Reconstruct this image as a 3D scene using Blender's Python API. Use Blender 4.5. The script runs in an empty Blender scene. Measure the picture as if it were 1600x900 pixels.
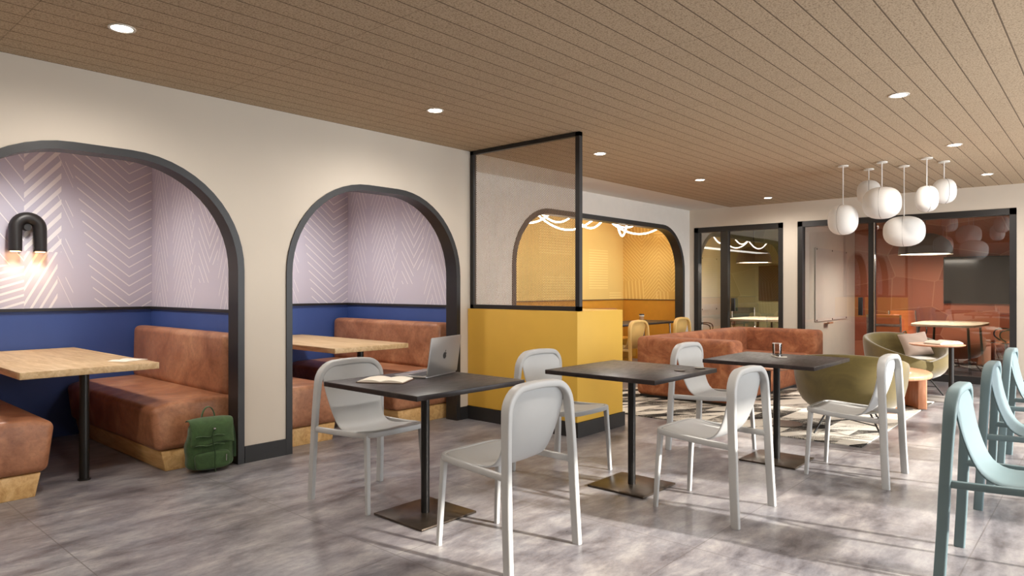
import bpy, bmesh, math, random
from mathutils import Vector, Matrix
S = bpy.context.scene
C = S.collection
PI = math.pi
H = 2.68

# ---------------------------------------------------------------- camera
cd = bpy.data.cameras.new('camera'); cam = bpy.data.objects.new('camera', cd); C.objects.link(cam)
cd.sensor_width = 36; cd.lens = 1062.6 / 1600 * 36; cd.shift_y = 1.0 / 1600
cd.clip_start = 0.05
cam.location = (0, 0, 1.30); cam.rotation_euler = (PI / 2, 0, math.radians(41.53) - PI / 2)
S.camera = cam
# ---------------------------------------------------------------- world, sun, exposure
S.view_settings.view_transform = 'Standard'; S.view_settings.look = 'None'
S.view_settings.gamma = 1; S.view_settings.use_curve_mapping = False
S.view_settings.exposure = 0.68
S.cycles.use_denoising = True
S.cycles.max_bounces = 9; S.cycles.diffuse_bounces = 5; S.cycles.glossy_bounces = 4
S.cycles.transparent_max_bounces = 16; S.cycles.sample_clamp_indirect = 6
S.cycles.caustics_reflective = False; S.cycles.caustics_refractive = False
W = bpy.data.worlds.new('world'); S.world = W; W.use_nodes = True
bg = W.node_tree.nodes['Background']; bg.inputs[0].default_value = (0.90, 0.95, 1.0, 1); bg.inputs[1].default_value = 5.6
def light(name, kind, loc, energy, color=(1, 1, 1), rot=(0, 0, 0), **kw):
    l = bpy.data.lights.new(name, kind); l.energy = energy; l.color = color
    for k, v in kw.items(): setattr(l, k, v)
    o = bpy.data.objects.new(name, l); o.location = loc; o.rotation_euler = rot; C.objects.link(o)
    return o
az = math.radians(101.5); el = math.radians(23.5)
sdir = Vector((math.cos(az) * math.cos(el), math.sin(az) * math.cos(el), -math.sin(el)))
sun = light('sun', 'SUN', (3, -8, 6), 6.8, (1.0, 0.94, 0.86), angle=math.radians(1.6))
sun.rotation_euler = sdir.to_track_quat('-Z', 'Y').to_euler()
WIN = [(3.15, 5.35), (5.75, 7.95), (8.35, 10.6)]      # window openings in the right-hand wall
for (a, b) in WIN:
    p = light('daylight_portal', 'AREA', ((a + b) / 2, -2.62, 1.3), 1, rot=(-PI / 2, 0, 0), shape='RECTANGLE', size=b - a, size_y=2.5)
    p.rotation_euler = Vector((0, 1, 0)).to_track_quat('-Z', 'Y').to_euler()
    p.data.cycles.is_portal = True


# ---------------------------------------------------------------- node helpers
def lin(r, g, b):
    f = lambda c: ((c / 255 + .055) / 1.055) ** 2.4 if c > 10 else c / 255 / 12.92
    return (f(r), f(g), f(b), 1)
class N:
    def __init__(s, name):
        s.mat = bpy.data.materials.new(name); s.mat.use_nodes = True; s.t = s.mat.node_tree
        s.b = s.t.nodes['Principled BSDF']; s.out = s.t.nodes['Material Output']
    def n(s, kind, **kw):
        x = s.t.nodes.new(kind)
        for k, v in kw.items(): setattr(x, k, v)
        return x
    def l(s, a, b): s.t.links.new(a, b)
    def m(s, op, a, b=None, c=None):
        x = s.n('ShaderNodeMath', operation=op)
        for i, v in enumerate((a, b, c)):
            if v is None: continue
            if isinstance(v, (int, float)): x.inputs[i].default_value = v
            else: s.l(v, x.inputs[i])
        return x.outputs[0]
    def pos(s):
        g = s.n('ShaderNodeNewGeometry'); q = s.n('ShaderNodeSeparateXYZ'); s.l(g.outputs['Position'], q.inputs[0])
        return g.outputs['Position'], q.outputs
    def obj(s):
        g = s.n('ShaderNodeTexCoord'); q = s.n('ShaderNodeSeparateXYZ'); s.l(g.outputs['Object'], q.inputs[0])
        return g.outputs['Object'], q.outputs
    def noise(s, vec, scale, detail=3, rough=.5, dist=0, sc=None):
        if sc:
            mp = s.n('ShaderNodeMapping'); mp.inputs['Scale'].default_value = sc; s.l(vec, mp.inputs[0]); vec = mp.outputs[0]
        x = s.n('ShaderNodeTexNoise'); x.inputs['Scale'].default_value = scale; x.inputs['Detail'].default_value = detail
        x.inputs['Roughness'].default_value = rough; x.inputs['Distortion'].default_value = dist
        s.l(vec, x.inputs['Vector']); return x.outputs['Fac']
    def ramp(s, fac, stops, interp='LINEAR'):
        x = s.n('ShaderNodeValToRGB'); e = x.color_ramp.elements; x.color_ramp.interpolation = interp
        while len(e) < len(stops): e.new(.5)
        for i, (p, c) in enumerate(stops): e[i].position = p; e[i].color = c
        s.l(fac, x.inputs[0]); return x.outputs[0]
    def mix(s, fac, a, b, mode='MIX'):
        x = s.n('ShaderNodeMix', data_type='RGBA', blend_type=mode)
        for i, v in ((0, fac), (6, a), (7, b)):
            if isinstance(v, (int, float, tuple)): x.inputs[i].default_value = v
            else: s.l(v, x.inputs[i])
        return x.outputs[2]
    def bump(s, h, strength=.3, dist=.01):
        x = s.n('ShaderNodeBump'); x.inputs['Strength'].default_value = strength; x.inputs['Distance'].default_value = dist
        s.l(h, x.inputs['Height']); s.l(x.outputs[0], s.b.inputs['Normal'])
    def set(s, color=None, rough=.5, metal=0, spec=.5, **kw):
        if color is not None:
            if isinstance(color, tuple): s.b.inputs['Base Color'].default_value = color
            else: s.l(color, s.b.inputs['Base Color'])
        if isinstance(rough, (int, float)): s.b.inputs['Roughness'].default_value = rough
        else: s.l(rough, s.b.inputs['Roughness'])
        s.b.inputs['Metallic'].default_value = metal; s.b.inputs['Specular IOR Level'].default_value = spec
        for k, v in kw.items(): s.b.inputs[k].default_value = v
        return s.mat

def plain(name, rgb, rough=.5, metal=0, var=.04, nscale=8, spec=.5, bump=0, bscale=200, **kw):
    a = N(name); v, _ = a.obj()
    f = a.noise(v, nscale, 3)
    c = lin(*rgb)
    lo = tuple(x * (1 - var * 2) for x in c[:3]) + (1,); hi = tuple(min(1, x * (1 + var * 2)) for x in c[:3]) + (1,)
    col = a.ramp(f, [(.3, lo), (.7, hi)])
    if bump: a.bump(a.noise(v, bscale, 2), bump, .002)
    return a.set(col, rough, metal, spec, **kw)
def emit(name, rgb, strength):
    a = N(name); a.b.inputs['Emission Color'].default_value = lin(*rgb); a.b.inputs['Emission Strength'].default_value = strength
    return a.set(lin(*rgb), .4)

def m_floor():
    a = N('stone_tile_floor'); v, p = a.pos()
    f1 = a.noise(v, 1.1, 6, .62, .15); f2 = a.noise(v, 3.6, 10, .74, .15, sc=(.7, 1.5, 1)); f3 = a.noise(v, 60, 4, .7)
    base = a.ramp(f2, [(.36, lin(112, 107, 108)), (.46, lin(146, 142, 143)), (.54, lin(168, 164, 163)), (.66, lin(200, 196, 190))])
    warm = a.ramp(f1, [(.38, lin(158, 146, 140)), (.5, lin(192, 188, 188)), (.62, lin(160, 165, 176))])
    col = a.mix(.55, base, warm, 'MULTIPLY')
    col = a.mix(a.m('MULTIPLY', a.m('GREATER_THAN', f3, .64), .35), col, lin(70, 60, 56))
    def line(c, off):
        d = a.m('ABSOLUTE', a.m('SUBTRACT', a.m('FRACT', a.m('DIVIDE', a.m('SUBTRACT', c, off), 1.05)), .5))
        return a.m('GREATER_THAN', d, .5 - .0028)
    jl = a.m('MAXIMUM', line(p[0], 1.06), line(p[1], 1.575))
    col = a.mix(a.m('MULTIPLY', jl, .6), col, lin(92, 84, 80))
    col = a.mix(1.0, col, (.95, .96, .99, 1), 'MULTIPLY')
    h = a.m('SUBTRACT', a.m('MULTIPLY', f2, .4), jl)
    a.bump(h, .12, .003)
    r = a.m('ADD', a.m('MULTIPLY', f2, .35), .16)
    return a.set(col, r, 0, .5)
def m_ceiling():
    a = N('wood_fibre_ceiling'); v, p = a.pos()
    f = a.noise(v, 110, 3, .75); f2 = a.noise(v, 1.2, 2); f3 = a.noise(v, 260, 2, .8)
    col = a.ramp(f, [(.33, lin(134, 112, 90)), (.47, lin(188, 166, 138)), (.6, lin(202, 180, 152))])
    pl = a.n('ShaderNodeTexWhiteNoise', noise_dimensions='2D'); cb = a.n('ShaderNodeCombineXYZ')
    gy = a.m('DIVIDE', a.m('SUBTRACT', p[1], .0045), .1425)
    gx = a.m('DIVIDE', a.m('SUBTRACT', p[0], .94), 1.276)
    a.l(a.m('FLOOR', gy), cb.inputs[0]); a.l(a.m('FLOOR', gx), cb.inputs[1]); a.l(cb.outputs[0], pl.inputs['Vector'])
    sh = a.m('ADD', a.m('MULTIPLY', pl.outputs['Value'], .05), .95)
    cs = a.n('ShaderNodeCombineXYZ')
    for i in range(3): a.l(sh, cs.inputs[i])
    col = a.mix(1.0, col, cs.outputs[0], 'MULTIPLY')
    fy = a.m('FRACT', gy); fx = a.m('FRACT', gx)
    g = a.m('LESS_THAN', fy, .055); g2 = a.m('LESS_THAN', fx, .004)
    gg = a.m('MAXIMUM', g, a.m('MULTIPLY', g2, .5))
    hl = a.m('MULTIPLY', a.m('GREATER_THAN', fy, .055), a.m('LESS_THAN', fy, .085))
    col = a.mix(a.m('MULTIPLY', gg, .75), col, lin(66, 48, 34))
    col = a.mix(a.m('MULTIPLY', hl, .25), col, lin(215, 190, 155))
    a.bump(a.m('SUBTRACT', a.m('MULTIPLY', f3, .5), gg), .35, .004)
    return a.set(col, .85, 0, .2)
def m_leather(name, c0, c1, c2, rough=.42, sc=1.0):
    a = N(name); v, _ = a.pos()
    f = a.noise(v, 3.2 * sc, 5, .6, 1.0); f2 = a.noise(v, 30 * sc, 4, .65, .5); f3 = a.noise(v, 220, 2)
    col = a.ramp(f, [(.3, c0), (.5, c1), (.7, c2)])
    sp = a.ramp(f2, [(.35, (.72, .7, .68, 1)), (.55, (1, 1, 1, 1)), (.75, (1.15, 1.1, 1.05, 1))])
    col = a.mix(.7, col, sp, 'MULTIPLY')
    a.bump(a.m('ADD', a.m('MULTIPLY', f2, .6), a.m('MULTIPLY', f3, .3)), .22, .004)
    return a.set(col, a.m('ADD', a.m('MULTIPLY', f2, .3), rough - .15), 0, .45)
def m_wood(name, c0, c1, c2, axis=0, rough=.45, sc=1.0):
    a = N(name); v, _ = a.obj()
    s = [9 * sc, 9 * sc, 9 * sc]; s[axis] = .9 * sc
    f = a.noise(v, 1.6, 5, .6, 1.6, sc=tuple(s)); f2 = a.noise(v, 9, 4, .7, .4, sc=tuple(s))
    col = a.ramp(f, [(.32, c0), (.5, c1), (.68, c2)])
    col = a.mix(.25, col, a.ramp(f2, [(.35, (.6, .5, .4, 1)), (.6, (1, 1, 1, 1))]), 'MULTIPLY')
    a.bump(f2, .06, .002)
    return a.set(col, rough, 0, .4)
def m_arms(name, coord, arms, base, linec, off=0, rough=.7, bumpy=0):
    """wallpaper of printed slanting strokes; arm=(u0,u1,du,slope,spacing,thick,z0,z1,phase)"""
    a = N(name); v, p = a.pos(); u = a.m('SUBTRACT', p[coord], off); z = p[2]; tot = None
    for (u0, u1, du, sl, sp, th, z0, z1, ph) in arms:
        zz = a.m('SUBTRACT', z, z0)
        e1 = a.m('ADD', a.m('MULTIPLY', zz, du), u1) if du else u1
        if u0 > u1: inside = a.m('MULTIPLY', a.m('LESS_THAN', u, u0), a.m('GREATER_THAN', u, e1))
        else: inside = a.m('MULTIPLY', a.m('GREATER_THAN', u, u0), a.m('LESS_THAN', u, e1))
        if z0 > 1.13: inside = a.m('MULTIPLY', inside, a.m('GREATER_THAN', z, z0))
        if z1 < 2.6: inside = a.m('MULTIPLY', inside, a.m('LESS_THAN', z, z1))
        # stripes along z - sl*(u-u0)
        w = a.m('FRACT', a.m('ADD', a.m('DIVIDE', a.m('SUBTRACT', z, a.m('MULTIPLY', a.m('SUBTRACT', u, u0), sl)), sp), ph + 20))
        s_ = a.m('MULTIPLY', inside, a.m('LESS_THAN', w, th / sp))
        tot = s_ if tot is None else a.m('MAXIMUM', tot, s_)
    f = a.noise(v, 2.2, 2)
    b = a.mix(f, base, tuple(x * .93 for x in base[:3]) + (1,))
    col = a.mix(a.m('MULTIPLY', tot, .8), b, linec)
    if bumpy: a.bump(tot, bumpy, .004)
    return a.set(col, rough, 0, .3)
def m_panels(name, cols, edge, scale=1.1, ecol=None):
    a = N(name); v, p = a.pos()
    cb = a.n('ShaderNodeCombineXYZ'); a.l(a.m('MULTIPLY', p[1], 1.0), cb.inputs[0]); a.l(a.m('MULTIPLY', p[2], 1.5), cb.inputs[1])
    vo = a.n('ShaderNodeTexVoronoi', voronoi_dimensions='2D'); vo.inputs['Scale'].default_value = scale; vo.inputs['Randomness'].default_value = .55
    a.l(cb.outputs[0], vo.inputs['Vector'])
    ve = a.n('ShaderNodeTexVoronoi', voronoi_dimensions='2D', feature='DISTANCE_TO_EDGE'); ve.inputs['Scale'].default_value = scale; ve.inputs['Randomness'].default_value = .55
    a.l(cb.outputs[0], ve.inputs['Vector'])
    q = a.n('ShaderNodeSeparateColor'); a.l(vo.outputs['Color'], q.inputs[0])
    n = len(cols); col = a.ramp(q.outputs[0], [(i / n, c) for i, c in enumerate(cols)], 'CONSTANT')
    col = a.mix(a.m('MULTIPLY', a.m('LESS_THAN', ve.outputs['Distance'], edge), .5), col, ecol or cols[-1])
    return a.set(col, .75, 0, .2)
def m_rug():
    a = N('geometric_rug'); v, p = a.pos()
    u = a.m('DIVIDE', p[0], .30); w = a.m('DIVIDE', p[1], .25)
    u2 = a.m('ADD', u, a.m('MULTIPLY', w, .5))
    fu = a.m('FRACT', u2); fw = a.m('FRACT', w)
    tri = a.m('GREATER_THAN', a.m('ADD', fu, fw), 1.0)
    cb = a.n('ShaderNodeCombineXYZ'); a.l(a.m('FLOOR', u2), cb.inputs[0]); a.l(a.m('FLOOR', w), cb.inputs[1]); a.l(tri, cb.inputs[2])
    wn = a.n('ShaderNodeTexWhiteNoise', noise_dimensions='3D'); a.l(cb.outputs[0], wn.inputs['Vector'])
    n1 = a.noise(v, 130, 2, .8); n2 = a.noise(v, 6, 4, .6)
    t = a.m('ADD', wn.outputs['Value'], a.m('MULTIPLY', a.m('SUBTRACT', n1, .5), 1.5))
    t = a.m('ADD', t, a.m('MULTIPLY', a.m('SUBTRACT', n2, .5), .9))
    col = a.ramp(t, [(.05, lin(42, 40, 38)), (.25, lin(98, 94, 88)), (.42, lin(185, 178, 166)), (.58, lin(222, 216, 204))])
    a.bump(n1, .8, .008)
    return a.set(col, .95, 0, .1)
def m_glass():
    a = N('clear_partition_glass')
    fr = a.n('ShaderNodeFresnel'); fr.inputs['IOR'].default_value = 2.15
    tr = a.n('ShaderNodeBsdfTransparent'); tr.inputs[0].default_value = (.74, .73, .71, 1)
    gl = a.n('ShaderNodeBsdfGlossy'); gl.inputs['Roughness'].default_value = .0; gl.inputs[0].default_value = (1, 1, 1, 1)
    mx = a.n('ShaderNodeMixShader'); a.l(fr.outputs[0], mx.inputs[0]); a.l(tr.outputs[0], mx.inputs[1]); a.l(gl.outputs[0], mx.inputs[2])
    a.l(mx.outputs[0], a.out.inputs['Surface']); return a.mat
def m_glass_small():
    a = N('drinking_glass')
    fr = a.n('ShaderNodeFresnel'); fr.inputs['IOR'].default_value = 1.5
    tr = a.n('ShaderNodeBsdfTransparent'); tr.inputs[0].default_value = (.95, .93, .90, 1)
    gl = a.n('ShaderNodeBsdfGlossy'); gl.inputs['Roughness'].default_value = .03
    mx = a.n('ShaderNodeMixShader'); a.l(fr.outputs[0], mx.inputs[0]); a.l(tr.outputs[0], mx.inputs[1]); a.l(gl.outputs[0], mx.inputs[2])
    a.l(mx.outputs[0], a.out.inputs['Surface']); return a.mat
def m_mesh():
    a = N('perforated_metal_mesh'); v, p = a.pos()
    P = .0185
    def dots(oy, oz):
        fy = a.m('SUBTRACT', a.m('FRACT', a.m('ADD', a.m('DIVIDE', p[1], P), oy)), .5)
        fz = a.m('SUBTRACT', a.m('FRACT', a.m('ADD', a.m('DIVIDE', p[2], P * 1.2), oz)), .5)
        return a.m('LESS_THAN', a.m('ADD', a.m('ABSOLUTE', fy), a.m('ABSOLUTE', a.m('MULTIPLY', fz, 1.0))), .365)
    hole = a.m('MAXIMUM', dots(0, 0), dots(.5, .5))
    tr = a.n('ShaderNodeBsdfTransparent'); mx = a.n('ShaderNodeMixShader')
    a.l(hole, mx.inputs[0]); a.l(a.b.outputs[0], mx.inputs[1]); a.l(tr.outputs[0], mx.inputs[2])
    a.l(mx.outputs[0], a.out.inputs['Surface']); return a.set(lin(150, 120, 92), .5, .2)
def m_tabletop():
    a = N('dark_stained_tabletop'); v, _ = a.obj()
    f = a.noise(v, 3.0, 6, .65, 1.0, sc=(1, 2.4, 1)); f2 = a.noise(v, 14, 4, .7, .5, sc=(1, 3, 1))
    col = a.ramp(f, [(.3, lin(32, 26, 25)), (.55, lin(46, 38, 36)), (.75, lin(74, 63, 59))])
    a.bump(f2, .05, .002)
    return a.set(col, a.m('ADD', a.m('MULTIPLY', f2, .35), .2), 0, .3)
def m_fabric(name, rgb, rough=.9, sheen=.3, var=.1, scale=3):
    a = N(name); v, _ = a.obj(); c = lin(*rgb)
    f = a.noise(v, scale, 5, .65, 1); w = a.noise(v, 350, 2)
    col = a.ramp(f, [(.3, tuple(x * (1 - var * 2) for x in c[:3]) + (1,)), (.7, tuple(x * (1 + var * 2) for x in c[:3]) + (1,))])
    a.bump(w, .2, .002)
    return a.set(col, rough, 0, .2, **{'Sheen Weight': sheen})
M = {}
M['floor'] = m_floor(); M['ceil'] = m_ceiling(); M['rug'] = m_rug(); M['glass'] = m_glass(); M['cup'] = m_glass_small(); M['mesh'] = m_mesh()
M['beige'] = plain('beige_painted_wall', (208, 197, 181), .8, var=.015, nscale=1.5, bump=.05)
M['white'] = plain('white_paint', (226, 220, 210), .8, var=.01)
M['black'] = plain('black_metal_trim', (36, 34, 33), .42, .0, var=.05)
M['blackbase'] = plain('black_baseboard', (33, 31, 30), .5)
M['blue'] = plain('blue_wainscot_paint', (60, 86, 150), .55, var=.04, nscale=2)
M['mustard'] = plain('mustard_paint', (220, 174, 66), .6, var=.02, nscale=2)
M['yellowlow'] = plain('ochre_wainscot_paint', (205, 148, 48), .6, var=.02)
M['leather'] = m_leather('tan_leather', lin(140, 90, 62), lin(170, 116, 84), lin(194, 142, 106), .40)
M['velvet'] = m_leather('rust_suede', lin(124, 71, 44), lin(152, 92, 59), lin(184, 123, 84), .75, 1.4)
M['oakx'] = m_wood('pale_oak', lin(184, 150, 104), lin(204, 174, 130), lin(220, 192, 150), 1)
M['palewood'] = m_wood('pale_maple', lin(206, 188, 160), lin(222, 206, 182), lin(232, 218, 196), 1)
M['pine'] = m_wood('pine_plinth', lin(190, 145, 88), lin(212, 170, 110), lin(226, 188, 130), 1)
M['wood2'] = m_wood('rosy_wood', lin(176, 120, 88), lin(194, 138, 104), lin(206, 154, 122), 2)
M['top'] = m_tabletop()
M['pole'] = plain('dark_powder_coated_steel', (44, 42, 40), .35, .6)
M['bronze'] = plain('brushed_bronze_plate', (78, 68, 58), .3, .75, var=.1, nscale=20)
M['chair'] = plain('light_grey_plastic', (180, 180, 178), .42, var=.01)
M['teal'] = plain('pale_teal_plastic', (94, 113, 116), .6, var=.01)
M['ychair'] = plain('yellow_wood_plastic', (222, 184, 112), .5, var=.03)
M['green'] = m_fabric('olive_velvet', (96, 82, 38), .75, .5, .12, 4)
M['pillow'] = m_fabric('taupe_linen', (176, 156, 142), .9, .2, .04)
M['shade'] = None
M['pack'] = m_fabric('forest_green_canvas', (62, 86, 50), .7, .2, .14, 10)
M['packd'] = m_fabric('dark_green_webbing', (40, 60, 34), .7, .1, .1, 10)
M['alu'] = plain('space_grey_aluminium', (170, 168, 166), .32, .85, var=.01)
M['steel'] = plain('polished_steel', (190, 188, 184), .22, .9)
M['keys'] = plain('black_keys', (40, 42, 48), .5)
M['paper'] = plain('cream_paper', (236, 228, 212), .8, var=.02)
M['cover'] = plain('brown_book_cover', (96, 66, 44), .6)
M['cardb'] = plain('kraft_cup', (196, 150, 104), .7)
M['blackp'] = plain('black_plastic', (24, 24, 25), .35)
M['screen'] = plain('switched_off_screen', (14, 14, 16), .12)
M['whiteb'] = plain('whiteboard_enamel', (240, 238, 234), .18, var=.005)
M['lamp'] = emit('warm_lamp_glow', (255, 232, 200), 14)
M['down'] = emit('downlight_glow', (255, 240, 220), 22)
M['led'] = emit('led_rope_glow', (255, 246, 232), 7)
M['sconceglow'] = emit('sconce_bulb_glow', (255, 190, 120), 12)
M['red'] = plain('red_marker', (190, 50, 40), .5); M['bluem'] = plain('blue_marker', (40, 70, 160), .5)
M['terra'] = m_panels('terracotta_panels', [lin(176, 104, 78), lin(160, 88, 66), lin(184, 114, 88), lin(150, 80, 60), lin(168, 96, 72)], .010, 1.25, lin(206, 150, 120))
M['terraplain'] = plain('terracotta_paint', (132, 74, 56), .8)
M['olive'] = m_panels('olive_panels', [lin(140, 138, 104), lin(128, 126, 92), lin(150, 148, 112), lin(134, 132, 98)], .008, 1.1, lin(166, 164, 128))
M['olivep'] = plain('olive_paint', (112, 104, 66), .8)
M['orangefab'] = m_fabric('orange_leather', (206, 112, 66), .55, .1, .05)
M['greenfab'] = m_fabric('dark_green_leather', (72, 82, 66), .5, .1, .05)
M['carpet'] = m_fabric('dark_grey_carpet', (84, 78, 78), .95, .1, .2, 8)
M['greyshade'] = m_fabric('grey_felt_shade', (108, 100, 94), .9, .1, .05)
M['ope'] = plain('pale_stone_base', (150, 146, 142), .5)
def m_shade():
    a = N('white_paper_lantern'); v, _ = a.obj(); f = a.noise(v, 40, 3)
    a.b.inputs['Emission Color'].default_value = (1, .97, .93, 1); a.b.inputs['Emission Strength'].default_value = .04
    a.bump(f, .1, .002); return a.set(lin(214, 210, 204), .75, 0, .3)
M['shade'] = m_shade()
LAV = lin(210, 206, 220); WL = (1, .97, .97, 1)
def wall_arms_back():
    return [ # u relative to the bay centre
        (.055, .33, .0, 1.15, .115, .048, 1.62, 2.7, 0), (.055, .30, .0, 1.9, .13, .04, 1.0, 1.62, .2), (.055, -.45, .0, -1.35, .17, .013, 1.5, 2.7, 0),
        (.055, -.32, -.1, .35, .06, .02, 1.0, 1.5, .4),
        (.42, .36, .0, -2.3, .34, .012, 1.0, 2.7, .3), (.30, .42, .0, -2.4, .36, .010, 1.0, 2.7, .1),
        (.88, .62, -.14, -.82, .088, .012, 1.0, 2.7, 0), (.88, 1.08, .0, .62, .088, .011, 1.0, 2.7, .0),
        (-.5, -.62, -.12, -.8, .09, .012, 1.0, 2.7, .3), (-.5, -.3, .0, 1.7, .11, .011, 1.0, 2.7, .5), (-.75, -.98, .0, -1.2, .14, .011, 1.0, 2.7, .2)]
def wall_arms_side():
    return [ # u measured from the front wall
        (1.6, 1.78, .0, 2.6, .16, .022, 1.0, 2.7, .1), (1.9, 1.78, .0, -2.2, .13, .014, 1.0, 2.7, .4),
        (1.25, 1.45, .05, -1.9, .12, .014, 1.0, 2.7, 0), (1.25, 1.10, -.05, 2.0, .12, .014, 1.0, 2.7, .5), (1.02, 1.12, .0, -2.0, .2, .014, 1.0, 2.0, .5),
        (.75, .95, .0, 1.4, .11, .014, 1.35, 2.7, 0), (.75, .6, -.05, -1.3, .11, .014, 1.5, 2.7, .2),
        (.45, .56, .06, -2.4, .17, .016, 1.0, 2.7, 0), (.45, .2, -.02, 2.6, .16, .016, 1.0, 2.7, .3), (.2, .05, .0, -2.4, .17, .016, 1.0, 2.7, .1)]
BAYC = [1.525, 3.765]
M['wpb'] = [m_arms('lavender_wallpaper_back', 0, wall_arms_back(), LAV, WL, c) for c in BAYC]
M['wps'] = m_arms('lavender_wallpaper_side', 1, wall_arms_side(), LAV, WL, 4.985)
YEL = lin(236, 206, 128); YL = lin(250, 226, 150)
M['ylb'] = m_arms('yellow_wallpaper_back', 0, [(7.2, 8.0, 0, 0, .045, .014, 1.0, 2.7, 0), (8.6, 9.6, 0, 0, .045, .014, 1.0, 1.5, 0), (8.5, 9.4, 0, 0, .045, .014, 1.85, 2.7, .2), (9.9, 10.5, 0, 0, .045, .014, 1.3, 2.0, 0), (10.55, 10.95, 0, 0, .045, .014, 1.0, 1.25, 0)], YEL, YL, 0, .65, .3)
M['yls'] = m_arms('yellow_wallpaper_side', 1, [(6.55, 6.95, 0, 1.0, .07, .02, 1.45, 2.25, 0), (6.55, 6.2, 0, -1.0, .07, .02, 1.45, 2.25, 0), (6.2, 5.95, 0, 1.0, .07, .02, 1.25, 2.25, 0), (5.95, 5.76, 0, -1.0, .07, .02, 1.25, 2.25, 0),
     (6.5, 6.9, 0, 12, .9, .26, 1.1, 1.45, 0), (6.0, 6.3, 0, 12, .9, .26, 1.1, 1.25, 0), (6.2, 6.5, 0, -1.1, .07, .02, 1.1, 1.45, 0), (6.4, 6.9, 0, 14, 1.0, .3, 2.25, 2.45, 0), (5.9, 6.3, 0, 0, .05, .014, 2.25, 2.45, 0)], lin(230, 194, 112), YL, 0, .65, .4)

# ---------------------------------------------------------------- mesh helpers
def box(bm, x0, x1, y0, y1, z0, z1):
    v = [bm.verts.new(p) for p in ((x0, y0, z0), (x1, y0, z0), (x1, y1, z0), (x0, y1, z0), (x0, y0, z1), (x1, y0, z1), (x1, y1, z1), (x0, y1, z1))]
    for f in ((0, 3, 2, 1), (4, 5, 6, 7), (0, 1, 5, 4), (1, 2, 6, 5), (2, 3, 7, 6), (3, 0, 4, 7)): bm.faces.new([v[i] for i in f])
def prism(bm, poly, plane, d0, d1):
    """poly: 2D list; plane 'xz' extruded along y, 'yz' along x, 'xy' along z"""
    def P(a, b, d): return (a, d, b) if plane == 'xz' else ((d, a, b) if plane == 'yz' else (a, b, d))
    A = [bm.verts.new(P(a, b, d0)) for a, b in poly]; B = [bm.verts.new(P(a, b, d1)) for a, b in poly]; n = len(poly)
    bm.faces.new(A); bm.faces.new(B[::-1])
    for i in range(n): bm.faces.new((A[i], B[i], B[(i + 1) % n], A[(i + 1) % n]))
def strip(bm, outer, inner, plane, d0, d1):
    """closed ring-like band between two open outlines of equal length, extruded"""
    def P(q, d): return (q[0], d, q[1]) if plane == 'xz' else (d, q[0], q[1])
    n = len(outer); V = [[bm.verts.new(P(q, d)) for q in L] for L in (outer, inner) for d in (d0, d1)]
    o0, o1, i0, i1 = V
    for k in range(n - 1):
        bm.faces.new((o0[k], o0[k + 1], i0[k + 1], i0[k])); bm.faces.new((o1[k], i1[k], i1[k + 1], o1[k + 1]))
        bm.faces.new((o0[k], o1[k], o1[k + 1], o0[k + 1])); bm.faces.new((i0[k], i0[k + 1], i1[k + 1], i1[k]))
    for k in (0, n - 1): bm.faces.new((o0[k], i0[k], i1[k], o1[k]))
def sweep(bm, pts, prof, ref, scales=None, cap=True, closed=False):
    pts = [Vector(p) for p in pts]; n = len(pts); ref = Vector(ref).normalized(); rings = []
    for i, p in enumerate(pts):
        a = pts[(i - 1) % n] if closed or i else p; b = pts[(i + 1) % n] if closed or i < n - 1 else p
        t = (b - a).normalized(); s = t.cross(ref).normalized(); r2 = s.cross(t).normalized()
        k = scales[i] if scales else (1, 1)
        if not isinstance(k, tuple): k = (k, k)
        rings.append([bm.verts.new(p + s * u * k[0] + r2 * w * k[1]) for u, w in prof])
    m = len(prof)
    for i in range(n if closed else n - 1):
        R, Q = rings[i], rings[(i + 1) % n]
        for j in range(m): bm.faces.new((R[j], R[(j + 1) % m], Q[(j + 1) % m], Q[j]))
    if cap and not closed: bm.faces.new(rings[0][::-1]); bm.faces.new(rings[-1])
def circ(r, n=12, r2=None):
    return [(r * math.cos(2 * PI * i / n), (r2 or r) * math.sin(2 * PI * i / n)) for i in range(n)]
def rrect(w, h, r, n=3):
    o = []
    for cx, cy, a0 in ((w / 2 - r, h / 2 - r, 0), (-w / 2 + r, h / 2 - r, 90), (-w / 2 + r, -h / 2 + r, 180), (w / 2 - r, -h / 2 + r, 270)):
        for i in range(n + 1):
            t = math.radians(a0 + 90 * i / n); o.append((cx + r * math.cos(t), cy + r * math.sin(t)))
    return o
def tube(bm, pts, r, n=10, ref=None, closed=False):
    d = (Vector(pts[-1]) - Vector(pts[0])) if not closed else Vector((0, 0, 1))
    if ref is None: ref = (0, 0, 1) if abs(d.normalized().z) < .8 else (1, 0, 0)
    sweep(bm, pts, circ(r, n), ref, closed=closed)
def lathe(bm, prof, n=32, c=(0, 0, 0), f=None):
    rings = []
    for r, z in prof:
        if r < 1e-6: rings.append([bm.verts.new((c[0], c[1], c[2] + z))]); continue
        rings.append([bm.verts.new((c[0] + r * (f(2 * PI * i / n, z) if f else 1) * math.cos(2 * PI * i / n), c[1] + r * (f(2 * PI * i / n, z) if f else 1) * math.sin(2 * PI * i / n), c[2] + z)) for i in range(n)])
    for A, B in zip(rings, rings[1:]):
        if len(A) == 1 and len(B) == 1: continue
        for i in range(n):
            j = (i + 1) % n
            if len(A) == 1: bm.faces.new((A[0], B[j], B[i]))
            elif len(B) == 1: bm.faces.new((A[i], A[j], B[0]))
            else: bm.faces.new((A[i], A[j], B[j], B[i]))
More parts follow.
